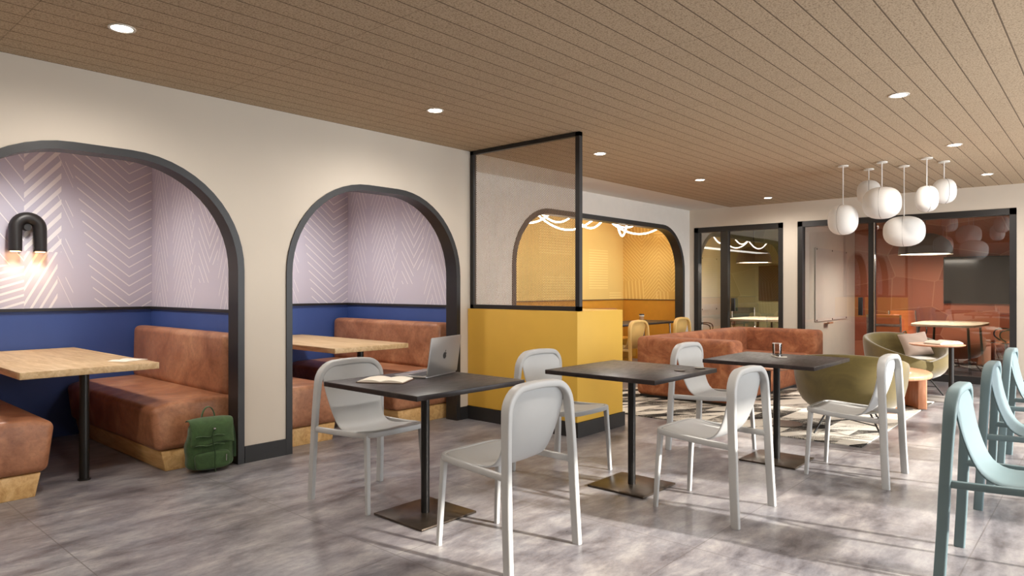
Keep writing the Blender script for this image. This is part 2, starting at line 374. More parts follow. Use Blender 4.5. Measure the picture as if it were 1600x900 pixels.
def catmull(P, k=6):
    P = [Vector(p) for p in P]; Q = [P[0] * 2 - P[1]] + P + [P[-1] * 2 - P[-2]]; o = []
    for i in range(1, len(Q) - 2):
        a, b, c, d = Q[i - 1:i + 3]
        for j in range(k):
            t = j / k; o.append(.5 * ((2 * b) + (c - a) * t + (2 * a - 5 * b + 4 * c - d) * t * t + (3 * b - a - 3 * c + d) * t ** 3))
    o.append(P[-1]); return o
def mk(name, bm, mat, parent=None, bevel=0, seg=3, sub=0, smooth=True, angle=40, loc=None, rot=None, solid=0, off=0):
    bmesh.ops.recalc_face_normals(bm, faces=bm.faces[:]) if not solid else None
    me = bpy.data.meshes.new(name); bm.to_mesh(me); bm.free(); me.materials.append(mat)
    o = bpy.data.objects.new(name, me); C.objects.link(o)
    if parent is not None: o.parent = parent
    if loc: o.location = loc
    if rot: o.rotation_euler = rot
    if solid: m = o.modifiers.new('solid', 'SOLIDIFY'); m.thickness = solid; m.offset = off
    if bevel:
        m = o.modifiers.new('bevel', 'BEVEL'); m.width = bevel; m.segments = seg; m.limit_method = 'ANGLE'; m.angle_limit = math.radians(35)
    if sub: m = o.modifiers.new('sub', 'SUBSURF'); m.levels = sub; m.render_levels = sub
    if smooth:
        me.shade_smooth()
        if not sub and not bevel: me.set_sharp_from_angle(angle=math.radians(angle))
    return o
def B(): return bmesh.new()
def bx(name, mat, parent, x0, x1, y0, y1, z0, z1, bevel=0, **kw):
    """box object whose origin is at its base centre"""
    bm = B(); cx, cy = (x0 + x1) / 2, (y0 + y1) / 2
    box(bm, x0 - cx, x1 - cx, y0 - cy, y1 - cy, 0, z1 - z0)
    return mk(name, bm, mat, parent, bevel, loc=(cx, cy, z0), smooth=bool(bevel), **kw)
def struct(o): o['kind'] = 'structure'; return o
def sbox(name, mat, *a, **kw): return struct(bx(name, mat, None, *a, **kw))
def tag(o, label, cat, group=None):
    o['label'] = label; o['category'] = cat
    if group: o['group'] = group
    return o
def thing(name, label, cat, loc=(0, 0, 0), rz=0, group=None):
    o = bpy.data.objects.new(name, None); C.objects.link(o); o.empty_display_size = .1
    o.location = loc; o.rotation_euler = (0, 0, rz)
    return tag(o, label, cat, group)
def dup(root, label, loc, rz=0, mat=None):
    def cp(o, par):
        c = o.copy(); C.objects.link(c)
        if mat and o.type == 'MESH':
            c.data = mat_mesh(o.data, mat)
        c.parent = par
        for ch in [k for k in o.children]: cp(ch, c)
        return c
    r = cp(root, None); r.location = loc; r.rotation_euler = (0, 0, rz); r['label'] = label
    return r
_mm = {}
def mat_mesh(me, mat):
    k = (me.name, mat.name)
    if k not in _mm:
        n = me.copy(); n.materials.clear(); n.materials.append(mat); _mm[k] = n
    return _mm[k]

def arch(xl, xr, zt, r, n=14):
    P = [(xl, 0), (xl, zt - r)]
    P += [(xl + r - r * math.cos(i / n * PI / 2), zt - r + r * math.sin(i / n * PI / 2)) for i in range(1, n + 1)]
    P += [(xr - r + r * math.sin(i / n * PI / 2), zt - r + r * math.cos(i / n * PI / 2)) for i in range(0, n + 1)]
    P += [(xr, 0)]
    return P

# ================================================================= THE ROOM
sbox('floor', M['floor'], -2.6, 11.16, -2.7, 7.05, -.12, 0)
sbox('floor_meeting_rooms', M['carpet'], 11.16, 14.3, .3, 6.6, -.12, 0)
sbox('ceiling', M['ceil'], -2.6, 11.1, -2.6, 4.88, H, H + .12)
sbox('ceiling_border', M['white'], 4.9, 11.1, 4.88, 5.65, H, H + .12)
YW = 4.855; T = .135
A1 = (.58, 2.468, 2.213, .78); A2 = (2.812, 4.698, 2.2, .78); A3 = (6.357, 10.897, 2.365, .76)
bm = B(); prism(bm, [(-2.6, 0)] + arch(*A1) + arch(*A2) + [(4.92, 0), (4.92, H), (-2.6, H)], 'xz', YW, YW + T)
struct(mk('wall_left', bm, M['beige'], smooth=False))
bm = B(); prism(bm, [(4.92, 0)] + arch(*A3) + [(11.1, 0), (11.1, H), (4.92, H)], 'xz', 5.63, 5.63 + T)
struct(mk('wall_left_recess', bm, M['white'], smooth=False))
sbox('wall_left_return', M['beige'], 4.87, 4.92, YW + T, 5.63, 0, H)
for i, (a, y) in enumerate(((A1, YW), (A2, YW), (A3, 5.63))):
    w = .05 if i < 2 else .07
    bm = B(); strip(bm, arch(*a), arch(a[0] + w, a[1] - w, a[2] - w, a[3] - w), 'xz', y - .012, y + T + .005)
    struct(mk('trim_%d' % (i + 1), bm, M['black'], angle=30))
# back wall with two glazed openings
YB1 = (3.994, 5.538); YB2 = (.962, 3.766); ZT = 2.365
bm = B(); prism(bm, [(-2.6, 0), (YB2[0], 0), (YB2[0], ZT), (YB2[1], ZT), (YB2[1], 0), (YB1[0], 0), (YB1[0], ZT), (YB1[1], ZT), (YB1[1], 0), (7.05, 0), (7.05, H + .1), (-2.6, H + .1)], 'yz', 11.1, 11.22)
struct(mk('wall_back', bm, M['beige'], smooth=False))
# right wall with tall windows, and the wall behind the viewer
xs = [-2.6] + [v for w in WIN for v in w] + [11.1]
poly = [(-2.6, 0)]
for a, b in WIN: poly += [(a, 0), (a, .04), (a, 2.56), (b, 2.56), (b, .04), (b, 0)]
for a, b in WIN: pass
bm = B(); prism(bm, [(-2.6, 0)] + [q for a, b in WIN for q in ((a, 0), (a, 2.56), (b, 2.56), (b, 0))] + [(11.1, 0), (11.1, H), (-2.6, H)], 'xz', -2.72, -2.6)
struct(mk('wall_right', bm, M['beige'], smooth=False))
sbox('wall_behind', M['beige'], -2.72, -2.6, -2.7, 4.99, 0, H)
for i, (a, b) in enumerate(WIN):
    bm = B()
    for x0, x1, z0, z1 in ((a, a + .05, 0, 2.56), (b - .05, b, 0, 2.56), (a, b, 0, .06), (a, b, 2.5, 2.56), ((a + b) / 2 - .025, (a + b) / 2 + .025, 0, 2.56)):
        box(bm, x0, x1, -2.69, -2.63, z0, z1)
    struct(mk('window_%d' % (i + 3), bm, M['black'], smooth=False))
# booth bays: shared back wall, dividers
YBK = 6.95
for i, c in enumerate(BAYC):
    sbox('wall_booth_back', M['wpb'][i], c - 1.14, c + 1.12, YBK, YBK + .08, 0, 2.62)
    sbox('wall_booth_wainscot', M['blue'], c - 1.1, c + 1.1, YBK - .012, YBK, 0, 1.105)
    sbox('trim_%d' % (i + 4), M['black'], c - 1.09, c + 1.09, YBK - .03, YBK, 1.105, 1.13)
    sbox('ceiling_booth', M['white'], c - 1.12, c + 1.1, YW + T, YBK, 2.5, 2.6)
for i, (x0, x1, f) in enumerate(((.40, .44, 1), (2.61, 2.65, 0), (4.85, 4.87, -1))):
    sbox('wall_booth_side', M['wps'], x0, x1, YW + T, YBK, 0, 2.6)
    if f >= 0:
        sbox('wall_booth_wainscot', M['blue'], x1, x1 + .012, YW + T, YBK, 0, 1.105); sbox('trim_%d' % (i + 6), M['black'], x1, x1 + .028, YW + T, YBK, 1.105, 1.13)
    if f <= 0:
        sbox('wall_booth_wainscot', M['blue'], x0 - .012, x0, YW + T, YBK, 0, 1.105); sbox('trim_%d' % (i + 9), M['black'], x0 - .028, x0, YW + T, YBK, 1.105, 1.13)
# yellow room
sbox('wall_yellow_back', M['ylb'], 4.92, 11.1, YBK, YBK + .08, 0, 2.62)
sbox('wall_yellow_wainscot', M['yellowlow'], 4.93, 11.0, YBK - .012, YBK, 0, 1.09)
sbox('trim_13', M['cover'], 4.93, 11.0, YBK - .024, YBK, 1.09, 1.105)
sbox('wall_yellow_side', M['yls'], 11.02, 11.1, 5.765, YBK, 0, 2.6)
sbox('wall_yellow_wainscot', M['yellowlow'], 11.008, 11.02, 5.765, YBK - .012, 0, 1.09)
sbox('trim_14', M['cover'], 10.996, 11.02, 5.765, YBK - .012, 1.09, 1.105)
sbox('wall_yellow_end', M['yls'], 4.92, 5.0, 5.765, YBK, 0, 2.6)
sbox('ceiling_yellow_room', M['yellowlow'], 4.95, 11.02, 5.765, YBK, 2.56, 2.62)
# meeting rooms
sbox('wall_green_side', M['white'], 11.22, 14.1, 6.4, 6.5, 0, 2.6)
sbox('wall_green_back', M['olive'], 14.1, 14.2, 3.85, 6.5, 0, 2.6)
sbox('ceiling_green_room', M['olivep'], 11.22, 14.15, 3.85, 6.45, 2.55, 2.65)
sbox('wall_between_rooms', M['white'], 11.22, 14.15, 3.72, 3.85, 0, 2.6)
sbox('wall_orange_back', M['terra'], 14.1, 14.2, .3, 3.72, 0, 2.6)
sbox('wall_orange_side', M['terraplain'], 11.22, 14.15, .3, .4, 0, 2.6)
sbox('ceiling_orange_room', M['terraplain'], 11.22, 14.15, .35, 3.75, 2.55, 2.65)
# baseboards
for i, a in enumerate([(2.472, 2.81, YW - .014, YW), (4.70, 4.81, YW - .014, YW), (-2.6, .578, YW - .014, YW)]):
    sbox('baseboard_left', M['blackbase'], *a, 0, .125)
sbox('baseboard_recess', M['blackbase'], 5.56, 6.355, 5.616, 5.63, 0, .12); sbox('baseboard_recess', M['blackbase'], 10.9, 11.09, 5.616, 5.63, 0, .12)
for a in [(YB1[1], 5.616), (YB2[1], YB1[0]), (-2.6, YB2[0])]:
    sbox('baseboard_back', M['blackbase'], 11.086, 11.1, *a, 0, .1)
# glazed fronts
def glazed(name, y0, y1, mull, handle, extra):
    r = bpy.data.objects.new(name, None); C.objects.link(r); r.location = (11.16, (y0 + y1) / 2, 0); struct(r); c = (y0 + y1) / 2
    bm = B(); w = .075
    for a, b, z0, z1 in ((y0, y0 + w, 0, ZT), (y1 - w, y1, 0, ZT), (y0, y1, ZT - .085, ZT), (y0, y1, 0, .1)):
        box(bm, -.07, .06, a - c, b - c, z0, z1)
    mk('window_frame', bm, M['black'], r, smooth=False)
    bm = B(); box(bm, -.05, .05, mull[0] - c, mull[1] - c, .1, ZT - .085); mk('mullion', bm, M['black'], r, smooth=False)
    for a, b in ((y0 + w, mull[0]), (mull[1], y1 - w)):
        bm = B(); v = [bm.verts.new((0.0, q[0] - c, q[1])) for q in ((a, .1), (b, .1), (b, ZT - .085), (a, ZT - .085))]; bm.faces.new(v)
        mk('glass_pane', bm, M['glass'], r, smooth=False)
    bm = B(); box(bm, -.07, -.035, handle[0] - c, handle[1] - c, handle[2], handle[3])
    for z in (handle[2] + .05, handle[3] - .07): box(bm, -.04, 0, (handle[0] + handle[1]) / 2 - .01 - c, (handle[0] + handle[1]) / 2 + .01 - c, z, z + .02)
    mk('door_handle', bm, M['blackp'], r, bevel=.004)
    if extra:
        bm = B(); box(bm, -.08, -.05, mull[0] - .012 - c, mull[0] - c, .1, ZT - .085); mk('door_edge_strip', bm, M['steel'], r, smooth=False)
glazed('window_1', *YB1, (4.93, 5.06), (4.80, 4.87, .92, 1.14), False)
glazed('window_2', *YB2, (2.665, 2.745), (2.82, 2.88, .90, 1.17), True)

# half-height yellow partition with mesh screen
r = thing('yellow_partition', 'waist-high mustard yellow partition block with black base, under the mesh screen', 'partition', (5.17, 4.177, 0))
bm = B(); box(bm, -.36, .37, -.677, .675, .13, 1.10); mk('partition_body', bm, M['mustard'], r, bevel=.004, seg=2)
bm = B(); box(bm, -.368, .39, -.69, .675, 0, .13); mk('baseboard', bm, M['blackbase'], r, smooth=False)
r = thing('mesh_screen', 'black-framed perforated metal screen standing on the yellow partition up to the ceiling', 'screen', (4.865, 4.177, 1.102))
bm = B(); hh = H - 1.102 - .004; hw = .676
for a in ((-hw, -hw + .045, 0, hh), (hw - .045, hw - .003, 0, hh), (-hw, hw, 0, .04), (-hw, hw, hh - .035, hh)):
    box(bm, -.022, .022, a[0], min(a[1], hw - .003), a[2], a[3])
mk('screen_frame', bm, M['black'], r, smooth=False)
bm = B(); v = [bm.verts.new(q) for q in ((0, -hw + .04, .035), (0, hw - .04, .035), (0, hw - .04, hh - .03), (0, -hw + .04, hh - .03))]; bm.faces.new(v)
mk('mesh_panel', bm, M['mesh'], r, smooth=False)

# ================================================================= BOOTH FURNITURE
def bench(label, p, s, xw, bt=.18):
    """p = inner bottom edge of plinth, s=+1 for a bench against the right wall xw"""
    y0, y1 = 5.03, 6.92; cy = (y0 + y1) / 2
    r = thing('booth_bench', label, 'bench', (p, cy, 0), 0, 'leather booth benches'); L = (y1 - y0) / 2
    fx = lambda x: (x - p)
    def pr(name, pts, mat, a=-L, b=L, bev=.03, seg=4):
        bm = B(); prism(bm, pts, 'xz', a, b); return mk(name, bm, mat, r, bevel=bev, seg=seg)
    d = abs(xw - p)
    pr('plinth', [(0, 0), (s * (d - .02), 0), (s * (d - .02), .145), (-s * .03, .145)], M['pine'], -L + .02, L, .003, 2)
    pr('seat', [(-s * .068, .146), (s * (d - .03), .146), (s * (d - .03), .47), (s * (d - bt + .01), .495), (s * .02, .487), (-s * .108, .455)], M['leather'], bev=.045, seg=5)
    pr('backrest', [(s * (d - bt), .49), (s * (d - .025), .40), (s * (d - .025), .955), (s * (d - bt + .012), .955)], M['leather'], -L + .05, L, .05, 5)
    return r
bench('tan leather booth bench on the right side of the first arch, behind the green backpack', 1.986, 1, 2.60, .185)
bench('tan leather booth bench cut off by the left edge of the picture', 1.206, -1, .45, .185)
bench('tan leather booth bench on the right inside the second arch, behind the laptop table', 4.108, 1, 4.84, .235)
bench('tan leather booth bench on the left inside the second arch, half hidden by the pier', 3.363, -1, 2.662, .185)
def booth_table(label, cx):
    r = thing('booth_table', label, 'table', (cx, 5.25, 0), 0, 'oak booth tables')
    bm = B(); box(bm, -.41, .41, -.2, 1.67, .735, .78); mk('tabletop', bm, M['oakx'], r, bevel=.003, seg=2)
    bm = B(); tube(bm, [(0, 0, .006), (0, 0, .735)], .03, 20); mk('leg', bm, M['pole'], r)
    bm = B(); box(bm, -.3, .3, 1.62, 1.67, .66, .735); mk('wall_bracket', bm, M['pole'], r, smooth=False)
    bm = B(); lathe(bm, [(0, 0), (.04, 0), (.04, .008), (0, .008)]); mk('floor_plate', bm, M['pole'], r)
    return r
booth_table('pale oak booth table inside the first arch beneath the black sconce', 1.535)
booth_table('pale oak booth table inside the second arch, behind the laptop', 3.80)

# napkin / open leaflet on the first booth table
r = thing('open_leaflet', 'small open white leaflet lying on the oak table in the first arch', 'leaflet', (1.84, 5.34, .781), .45)
def open_pages(bm, w, d, lift, t, s):
    n = 8; row = []
    for i in range(n + 1):
        u = i / n; x = s * u * w; z = t + lift * math.sin(u * PI) * (1 - .3 * u)
        row.append((x, z))
    for (x0, z0), (x1, z1) in zip(row, row[1:]):
        a, b = (x0, x1) if s > 0 else (x1, x0)
        v = [bm.verts.new(q) for q in ((x0, -d, z0), (x1, -d, z1), (x1, d, z1), (x0, d, z0), (x0, -d, 0.0), (x1, -d, 0.0), (x1, d, 0.0), (x0, d, 0.0))]
        for f in ((0, 1, 2, 3), (4, 7, 6, 5), (0, 4, 5, 1), (3, 2, 6, 7)): bm.faces.new([v[k] for k in f])
        if (x1, z1) == row[-1]: bm.faces.new((v[1], v[5], v[6], v[2]))
for s in (-1, 1):
    bm = B(); open_pages(bm, .1, .08, .008, .002, s); mk('page', bm, M['paper'], r)

# sconce
r = thing('wall_sconce', 'black arched tube wall sconce glowing downwards on the lavender wallpaper', 'wall lamp', (1.59, YBK, 1.79))
bm = B(); R = .088; pts = [(-R, -.075, -.175), (-R, -.075, -.1), (-R, -.075, .02)] + [(-R * math.cos(t), -.075, .02 + R * math.sin(t)) for t in [PI * k / 14 for k in range(1, 14)]] + [(R, -.075, .02), (R, -.075, -.1), (R, -.075, -.175)]
sweep(bm, pts, circ(.049, 20), (0, 1, 0)); mk('shade', bm, M['black'], r)
bm = B(); sweep(bm, [(0, -.08, .03), (0, -.001, .03)], circ(.028, 20), (0, 0, 1)); mk('wall_mount', bm, M['black'], r)
for s in (-1, 1):
    bm = B(); lathe(bm, [(0, 0), (.036, 0), (.036, .004), (0, .004)], 20, (s * R, -.075, -.18)); mk('bulb', bm, M['sconceglow'], r)
    light('sconce_light', 'SPOT', (1.59 + s * R, YBK - .06, 1.6), 2.6, (1, .72, .42), spot_size=math.radians(95), spot_blend=.9, shadow_soft_size=.03)

# ================================================================= CHAIRS
def chair_model(name, label, mat, loc, rz, group):
    """faces local +y; rear feet at y=0, front feet y=.515, width in x"""
    r = thing(name, label, 'chair', loc, rz, group)
    prof = rrect(.031, .047, .008, 3)
    # rear leg / arch centreline in (x,y,z)
    def arc_y(z): return .028 * (z / .85) + .0
    bottom = [(.262, 0, 0), (.258, .012, .22), (.252, .020, .425)]
    for s in (-1, 1):
        bm = B(); sweep(bm, [(s * x, y, z) for x, y, z in bottom], prof, (0, 1, 0)); mk('leg', bm, mat, r)
    hx = .236; cr = .122; zt = .832
    up = [(.252, .020, .425), (.247, .026, .55), (.241, .031, .65), (hx, .034, zt - cr)]
    for k in range(1, 9):
        t = k / 8 * PI / 2; up.append((hx - cr + cr * math.cos(t), .034 + .006 * math.sin(t), zt - cr + cr * math.sin(t)))
    up += [(.05, .041, zt + .004)]
    full = [(-x, y, z) for x, y, z in up] + [(0, .041, zt + .005)] + up[::-1]
    sc = []
    for x, y, z in full:
        k = max(0, min(1, (z - .60) / .2)); sc.append((1 + .15 * k, 1 + .15 * k))
    bm = B(); sweep(bm, full, prof, (0, 1, 0), sc); mk('back_frame', bm, mat, r)
    # one-piece shell: back and seat
    P = [(.044, .838, .165), (.047, .815, .205), (.051, .785, .218), (.057, .75, .222), (.064, .715, .219), (.074, .66, .211), (.094, .59, .199), (.116, .53, .189), (.142, .478, .182), (.185, .447, .184), (.235, .438, .19),
         (.30, .442, .206), (.37, .452, .213), (.44, .462, .213), (.49, .466, .203), (.517, .463, .17)]
    bm = B(); nx = 10; rows = []
    for i, (y, z, w) in enumerate(P):
        row = []
        for j in range(nx + 1):
            u = -1 + 2 * j / nx
            dish = .020 * (1 - u * u)
            yy, zz = y, z
            if z > .5: yy -= dish * min(1, (.82 - z) / .2 if z > .62 else 1) * .9
            else: zz -= dish * .7 * (1 if .2 < y < .45 else .5)
            if i == len(P) - 1: yy -= .03 * u * u
            row.append(bm.verts.new((u * w, yy, zz)))
        rows.append(row)
    for a, b in zip(rows, rows[1:]):
        for j in range(nx): bm.faces.new((a[j], a[j + 1], b[j + 1], b[j]))
    mk('seat_shell', bm, mat, r, sub=1, solid=.013, off=0)
    # seat frame: side rails and curved front apron
    pts = [(-.250, .022, .432), (-.238, .18, .436), (-.228, .33, .442), (-.224, .43, .449), (-.205, .49, .452), (-.15, .515, .452), (0, .521, .452)]
    pts = pts + [(-x, y, z) for x, y, z in pts[-2::-1]]
    pts = catmull(pts, 3)
    bm = B(); sweep(bm, pts, rrect(.026, .034, .009, 2), (0, 0, 1)); mk('seat_frame', bm, mat, r)
    for s in (-1, 1):
        bm = B(); sweep(bm, [(s * .204, .488, .45), (s * .210, .503, .22), (s * .216, .515, 0)], rrect(.028, .030, .008, 3), (0, 1, 0), [1.1, 1, .88]); mk('leg', bm, mat, r)
    return r
G = 'light grey plastic chairs at the dark cafe tables'
ch = chair_model('cafe_chair', 'light grey cafe chair seen from behind, nearest of all, in front of the laptop table', M['chair'], (2.553, 2.05, 0), 0, G)
dup(ch, 'light grey cafe chair at the left end, facing the camera behind the laptop table', (2.592, 3.725, 0), PI)
dup(ch, 'light grey cafe chair standing against the yellow partition, behind the middle dark table', (3.905, 3.225, 0), PI)
dup(ch, 'light grey cafe chair seen from behind in front of the middle dark table', (3.822, 1.535, 0), 0)
dup(ch, 'light grey cafe chair between the rust sofa and the dark table with the tumbler', (5.215, 2.70, 0), PI)
dup(ch, 'light grey cafe chair seen side-on from behind, before the olive tub chair', (5.162, 1.105, 0), 0)
G = 'pale teal plastic chairs along the right edge'
t1 = chair_model('cafe_chair', 'pale teal chair nearest the camera in the row of three on the right', M['teal'], (3.80, .585, 0), PI, G)
dup(t1, 'pale teal chair in the middle of the row of three on the right', (5.075, .60, 0), PI)
dup(t1, 'pale teal chair farthest back in the row of three on the right', (6.32, .62, 0), PI)
G = 'yellow chairs at the long table by the yellow arch'
y1 = chair_model('cafe_chair', 'yellow chair beside the partition, at the table with the takeaway cup', M['ychair'], (8.42, 5.02, 0), 0, G)
dup(y1, 'yellow chair farther right near the edge of the wide yellow arch', (9.72, 5.02, 0), 0)

# ================================================================= CAFE TABLES
def cafe_table(label, x, y):
    r = thing('cafe_table', label, 'table', (x, y, 0), 0, 'dark square cafe tables')
    bm = B(); box(bm, -.41, .41, -.405, .405, .742, .77); mk('tabletop', bm, M['top'], r, bevel=.003, seg=2)
    bm = B(); tube(bm, [(0, 0, .013), (0, 0, .728)], .025, 24); mk('pole', bm, M['pole'], r)
    bm = B(); box(bm, -.208, .208, -.208, .208, .001, .013); mk('base_plate', bm, M['bronze'], r, bevel=.002, seg=2)
    bm = B(); box(bm, -.12, .12, -.12, .12, .728, .742); mk('mounting_plate', bm, M['pole'], r, smooth=False)
    return r
cafe_table('dark square cafe table holding the laptop and open notebook', 2.605, 2.975)
t2 = cafe_table('dark square cafe table in the middle, empty but for two small discs', 3.885, 2.385)
t3 = cafe_table('dark square cafe table with a tumbler and phone, farthest of the three', 5.20, 1.92)

# laptop
r = thing('laptop', 'open grey aluminium laptop with its lid towards the camera', 'laptop', (2.825, 3.075, .771), math.radians(17))
def rslab(bm, w, d, z0, z1, rad=.012, cx=0, cy=0):
    prism(bm, [(cx + a, cy + b) for a, b in rrect(w, d, rad, 4)], 'xy', z0, z1)
bm = B(); rslab(bm, .36, .235, 0, .010, .012, 0, .1175); mk('base', bm, M['alu'], r, bevel=.0015, seg=2)
bm = B(); box(bm, -.145, .145, .045, .145, .010, .0118); mk('keyboard', bm, M['keys'], r, smooth=False)
bm = B(); box(bm, -.055, .055, .165, .235, .010, .0108); mk('trackpad', bm, M['steel'], r, smooth=False)
lidrot = (math.radians(90 + 8), 0, 0)
bm = B(); rslab(bm, .36, .232, -.003, .003, .012, 0, .116)
lid = mk('lid', bm, M['alu'], r, bevel=.001, seg=2, loc=(0, -.002, .009), rot=lidrot)
bm = B(); box(bm, -.17, .17, .01, .222, -.0042, -.003); mk('screen', bm, M['screen'], lid, smooth=False)
# emblem on the lid: fruit silhouette with a bite and a leaf
bm = B(); pts = []
for k in range(48):
    t = 2 * PI * k / 48; x = .0205 * math.cos(t); y = .0215 * math.sin(t)
    y -= .0045 * math.exp(-((x / .006) ** 2)) * (1 if y > 0 else -.35)
    x *= 1 - .14 * max(0, -y / .0185)
    dx, dy = x - .0235, y - .003
    dd = math.hypot(dx, dy)
    if dd < .0095: x = .0235 + dx / dd * .0095; y = .003 + dy / dd * .0095
    pts.append((x, .116 + y))
prism(bm, pts, 'xy', .003, .0036)
leaf = [(.0 + .011 * math.cos(t) * math.cos(.9) - .004 * math.sin(t) * math.sin(.9) + .004, .116 + .0265 + .009 * math.cos(t) * math.sin(.9) + .004 * math.sin(t) * math.cos(.9)) for t in [2 * PI * k / 12 for k in range(12)]]
leaf = [(.004 + (a - .004) * .6, b) for a, b in leaf]
prism(bm, leaf, 'xy', .003, .0036)
o = mk('emblem', bm, M['blackp'], lid, smooth=False); o['label'] = 'black apple-shaped emblem'

r = thing('open_notebook', 'open blank notebook with a brown cover on the laptop table', 'notebook', (2.44, 3.13, .771), math.radians(-58))
bm = B(); box(bm, -.14, .14, -.1, .1, 0, .003); mk('cover', bm, M['cover'], r, smooth=False)
for s in (-1, 1):
    bm = B(); open_pages(bm, .132, .095, .010, .005, s); mk('pages', bm, M['paper'], r, loc=(0, 0, .003))

# small things on tables
def disc(label, x, y):
    bm = B(); lathe(bm, [(0, 0), (.034, 0), (.036, .003), (.034, .006), (.024, .007), (0, .004)], 28)
    return tag(mk('small_dish', bm, M['bronze'], None, loc=(x, y, .771)), label, 'dish', 'small dark discs on the middle table')
disc('small dark disc on the middle table, nearer the camera', 3.985, 2.09)
disc('small dark disc on the middle table, nearer the far corner', 4.20, 2.055)
r = thing('tumbler', 'small clear glass tumbler on the farthest dark table', 'glass', (5.66, 2.06, .771)); r.location = (5.56, 2.05, .771)
bm = B(); lathe(bm, [(0, 0), (.034, 0), (.037, .085), (.034, .085), (.031, .008), (0, .008)], 28); mk('glass_body', bm, M['cup'], r)
bm = B(); lathe(bm, [(.0345, .084), (.037, .084), (.037, .087), (.0345, .087), (.0345, .084)], 28); mk('rim', bm, M['paper'], r)
r = thing('smartphone', 'black phone with a pale case lying on the farthest dark table', 'phone', (5.33, 1.95, .771), math.radians(40))
bm = B(); rslab(bm, .15, .075, 0, .008, .01); mk('case', bm, M['paper'], r, bevel=.001, seg=2)
bm = B(); rslab(bm, .138, .066, .008, .0088, .008); mk('screen', bm, M['screen'], r, smooth=False)

# ================================================================= BACKPACK
def backpack(loc, rz):
    r = thing('backpack', 'green canvas backpack leaning on the end of the leather bench', 'backpack', loc, rz)
    rnd = random.Random(4)
    def blob(name, w, d, z0, z1, mat, nx=18, nz=18, tapT=.9, y=0, amp=.012, e=3.2, seed=0, sag=0):
        bm = B(); rings = []; n = 40
        for k in range(nz + 1):
            t = k / nz; z = z0 + (z1 - z0) * t
            edge = (1 - abs(2 * t - 1) ** 5) ** .33 if 0 < t < 1 else 0
            s = (.93 + (1 - t) * .12) * (tapT + (1 - tapT) * (1 - t)) * max(edge, .02)
            ring = []
            for i in range(n):
                a = 2 * PI * i / n; ca, sa = math.cos(a), math.sin(a)
                q = (abs(ca) ** e + abs(sa) ** e) ** (-1 / e)
                wr = 1 + amp / .1 * .28 * (math.sin(z * 70 + 2.2 * math.sin(a * 2 + seed) + seed) * .5 + math.sin(z * 120 + a * 3 + seed * 2) * .3) * (.4 + .6 * abs(ca) ** 2)
                ring.append(bm.verts.new((w / 2 * q * ca * s * (1 + .05 * math.sin(z * 38 + seed)), y + d / 2 * q * sa * s * wr, z)))
            rings.append(ring)
        for A, Bq in zip(rings, rings[1:]):
            for i in range(n): bm.faces.new((A[i], A[(i + 1) % n], Bq[(i + 1) % n], Bq[i]))
        bm.faces.new(rings[0][::-1]); bm.faces.new(rings[-1])
        return mk(name, bm, mat, r, sub=1)
    blob('main_compartment', .335, .17, 0, .37, M['pack'], tapT=.9, seed=1)
    blob('front_pocket', .245, .06, .02, .155, M['pack'], y=-.075, tapT=.97, seed=3, amp=.02)
    # flap folding over the top and hanging in front
    bm = B(); prof = [(.075, .352), (.03, .378), (-.03, .383), (-.075, .367), (-.093, .33), (-.098, .28), (-.099, .235), (-.100, .205)]
    nx = 14; rows = []
    for i, (y, z) in enumerate(prof):
        row = []
        for j in range(nx + 1):
            u = -1 + 2 * j / nx; w = .148 + .004 * math.sin(i)
            row.append(bm.verts.new((u * w, y + .004 * math.sin(u * 5 + i * 1.7) + (.02 * u ** 4 if y < -.05 else 0), z - .012 * abs(u) ** 3 + (.008 * math.sin(u * 3) if i == len(prof) - 1 else 0))))
        rows.append(row)
    for a, b in zip(rows, rows[1:]):
        for j in range(nx): bm.faces.new((a[j], a[j + 1], b[j + 1], b[j]))
    mk('flap', bm, M['pack'], r, sub=1, solid=.006)
    # folds across the front
    bm = B()
    for z, a in ((.262, .0), (.20, .4)):
        pts = [(-.12 + .024 * k, -.104 - .003 * math.sin(k), z + .005 * math.sin(k * 1.3 + a)) for k in range(9)]
        sweep(bm, pts, circ(.004, 8, .007), (0, 1, 0))
    mk('seam', bm, M['pack'], r)
    bm = B(); pts = [(.045 * math.cos(t), .03, .36 + .088 * math.sin(t)) for t in [PI * k / 16 for k in range(17)]]
    sweep(bm, pts, rrect(.006, .026, .002, 2), (0, 1, 0)); mk('handle', bm, M['pack'], r)
    bm = B(); tube(bm, catmull([(.005, -.108, .31), (-.012, -.112, .27), (-.006, -.116, .2), (.004, -.118, .14), (.002, -.12, .07), (.006, -.125, .012)], 5), .0035, 8, (1, 0, 0)); mk('drawstring', bm, M['packd'], r)
    bm = B(); lathe(bm, [(0, -.008), (.008, -.006), (.010, 0), (.008, .006), (0, .008)], 16, (.005, -.106, .312)); mk('cord_lock', bm, M['steel'], r)
    bm = B(); sweep(bm, [(.142, -.06, .31), (.152, -.062, .24), (.158, -.06, .16), (.16, -.05, .08)], rrect(.004, .022, .0015, 2), (1, 0, 0)); mk('side_strap', bm, M['packd'], r)
    bm = B(); tube(bm, [(.085, -.108, .12), (.083, -.112, .075)], .003, 8, (1, 0, 0)); mk('zip_pull', bm, M['steel'], r)
backpack((2.215, 4.865, 0), math.radians(-8))

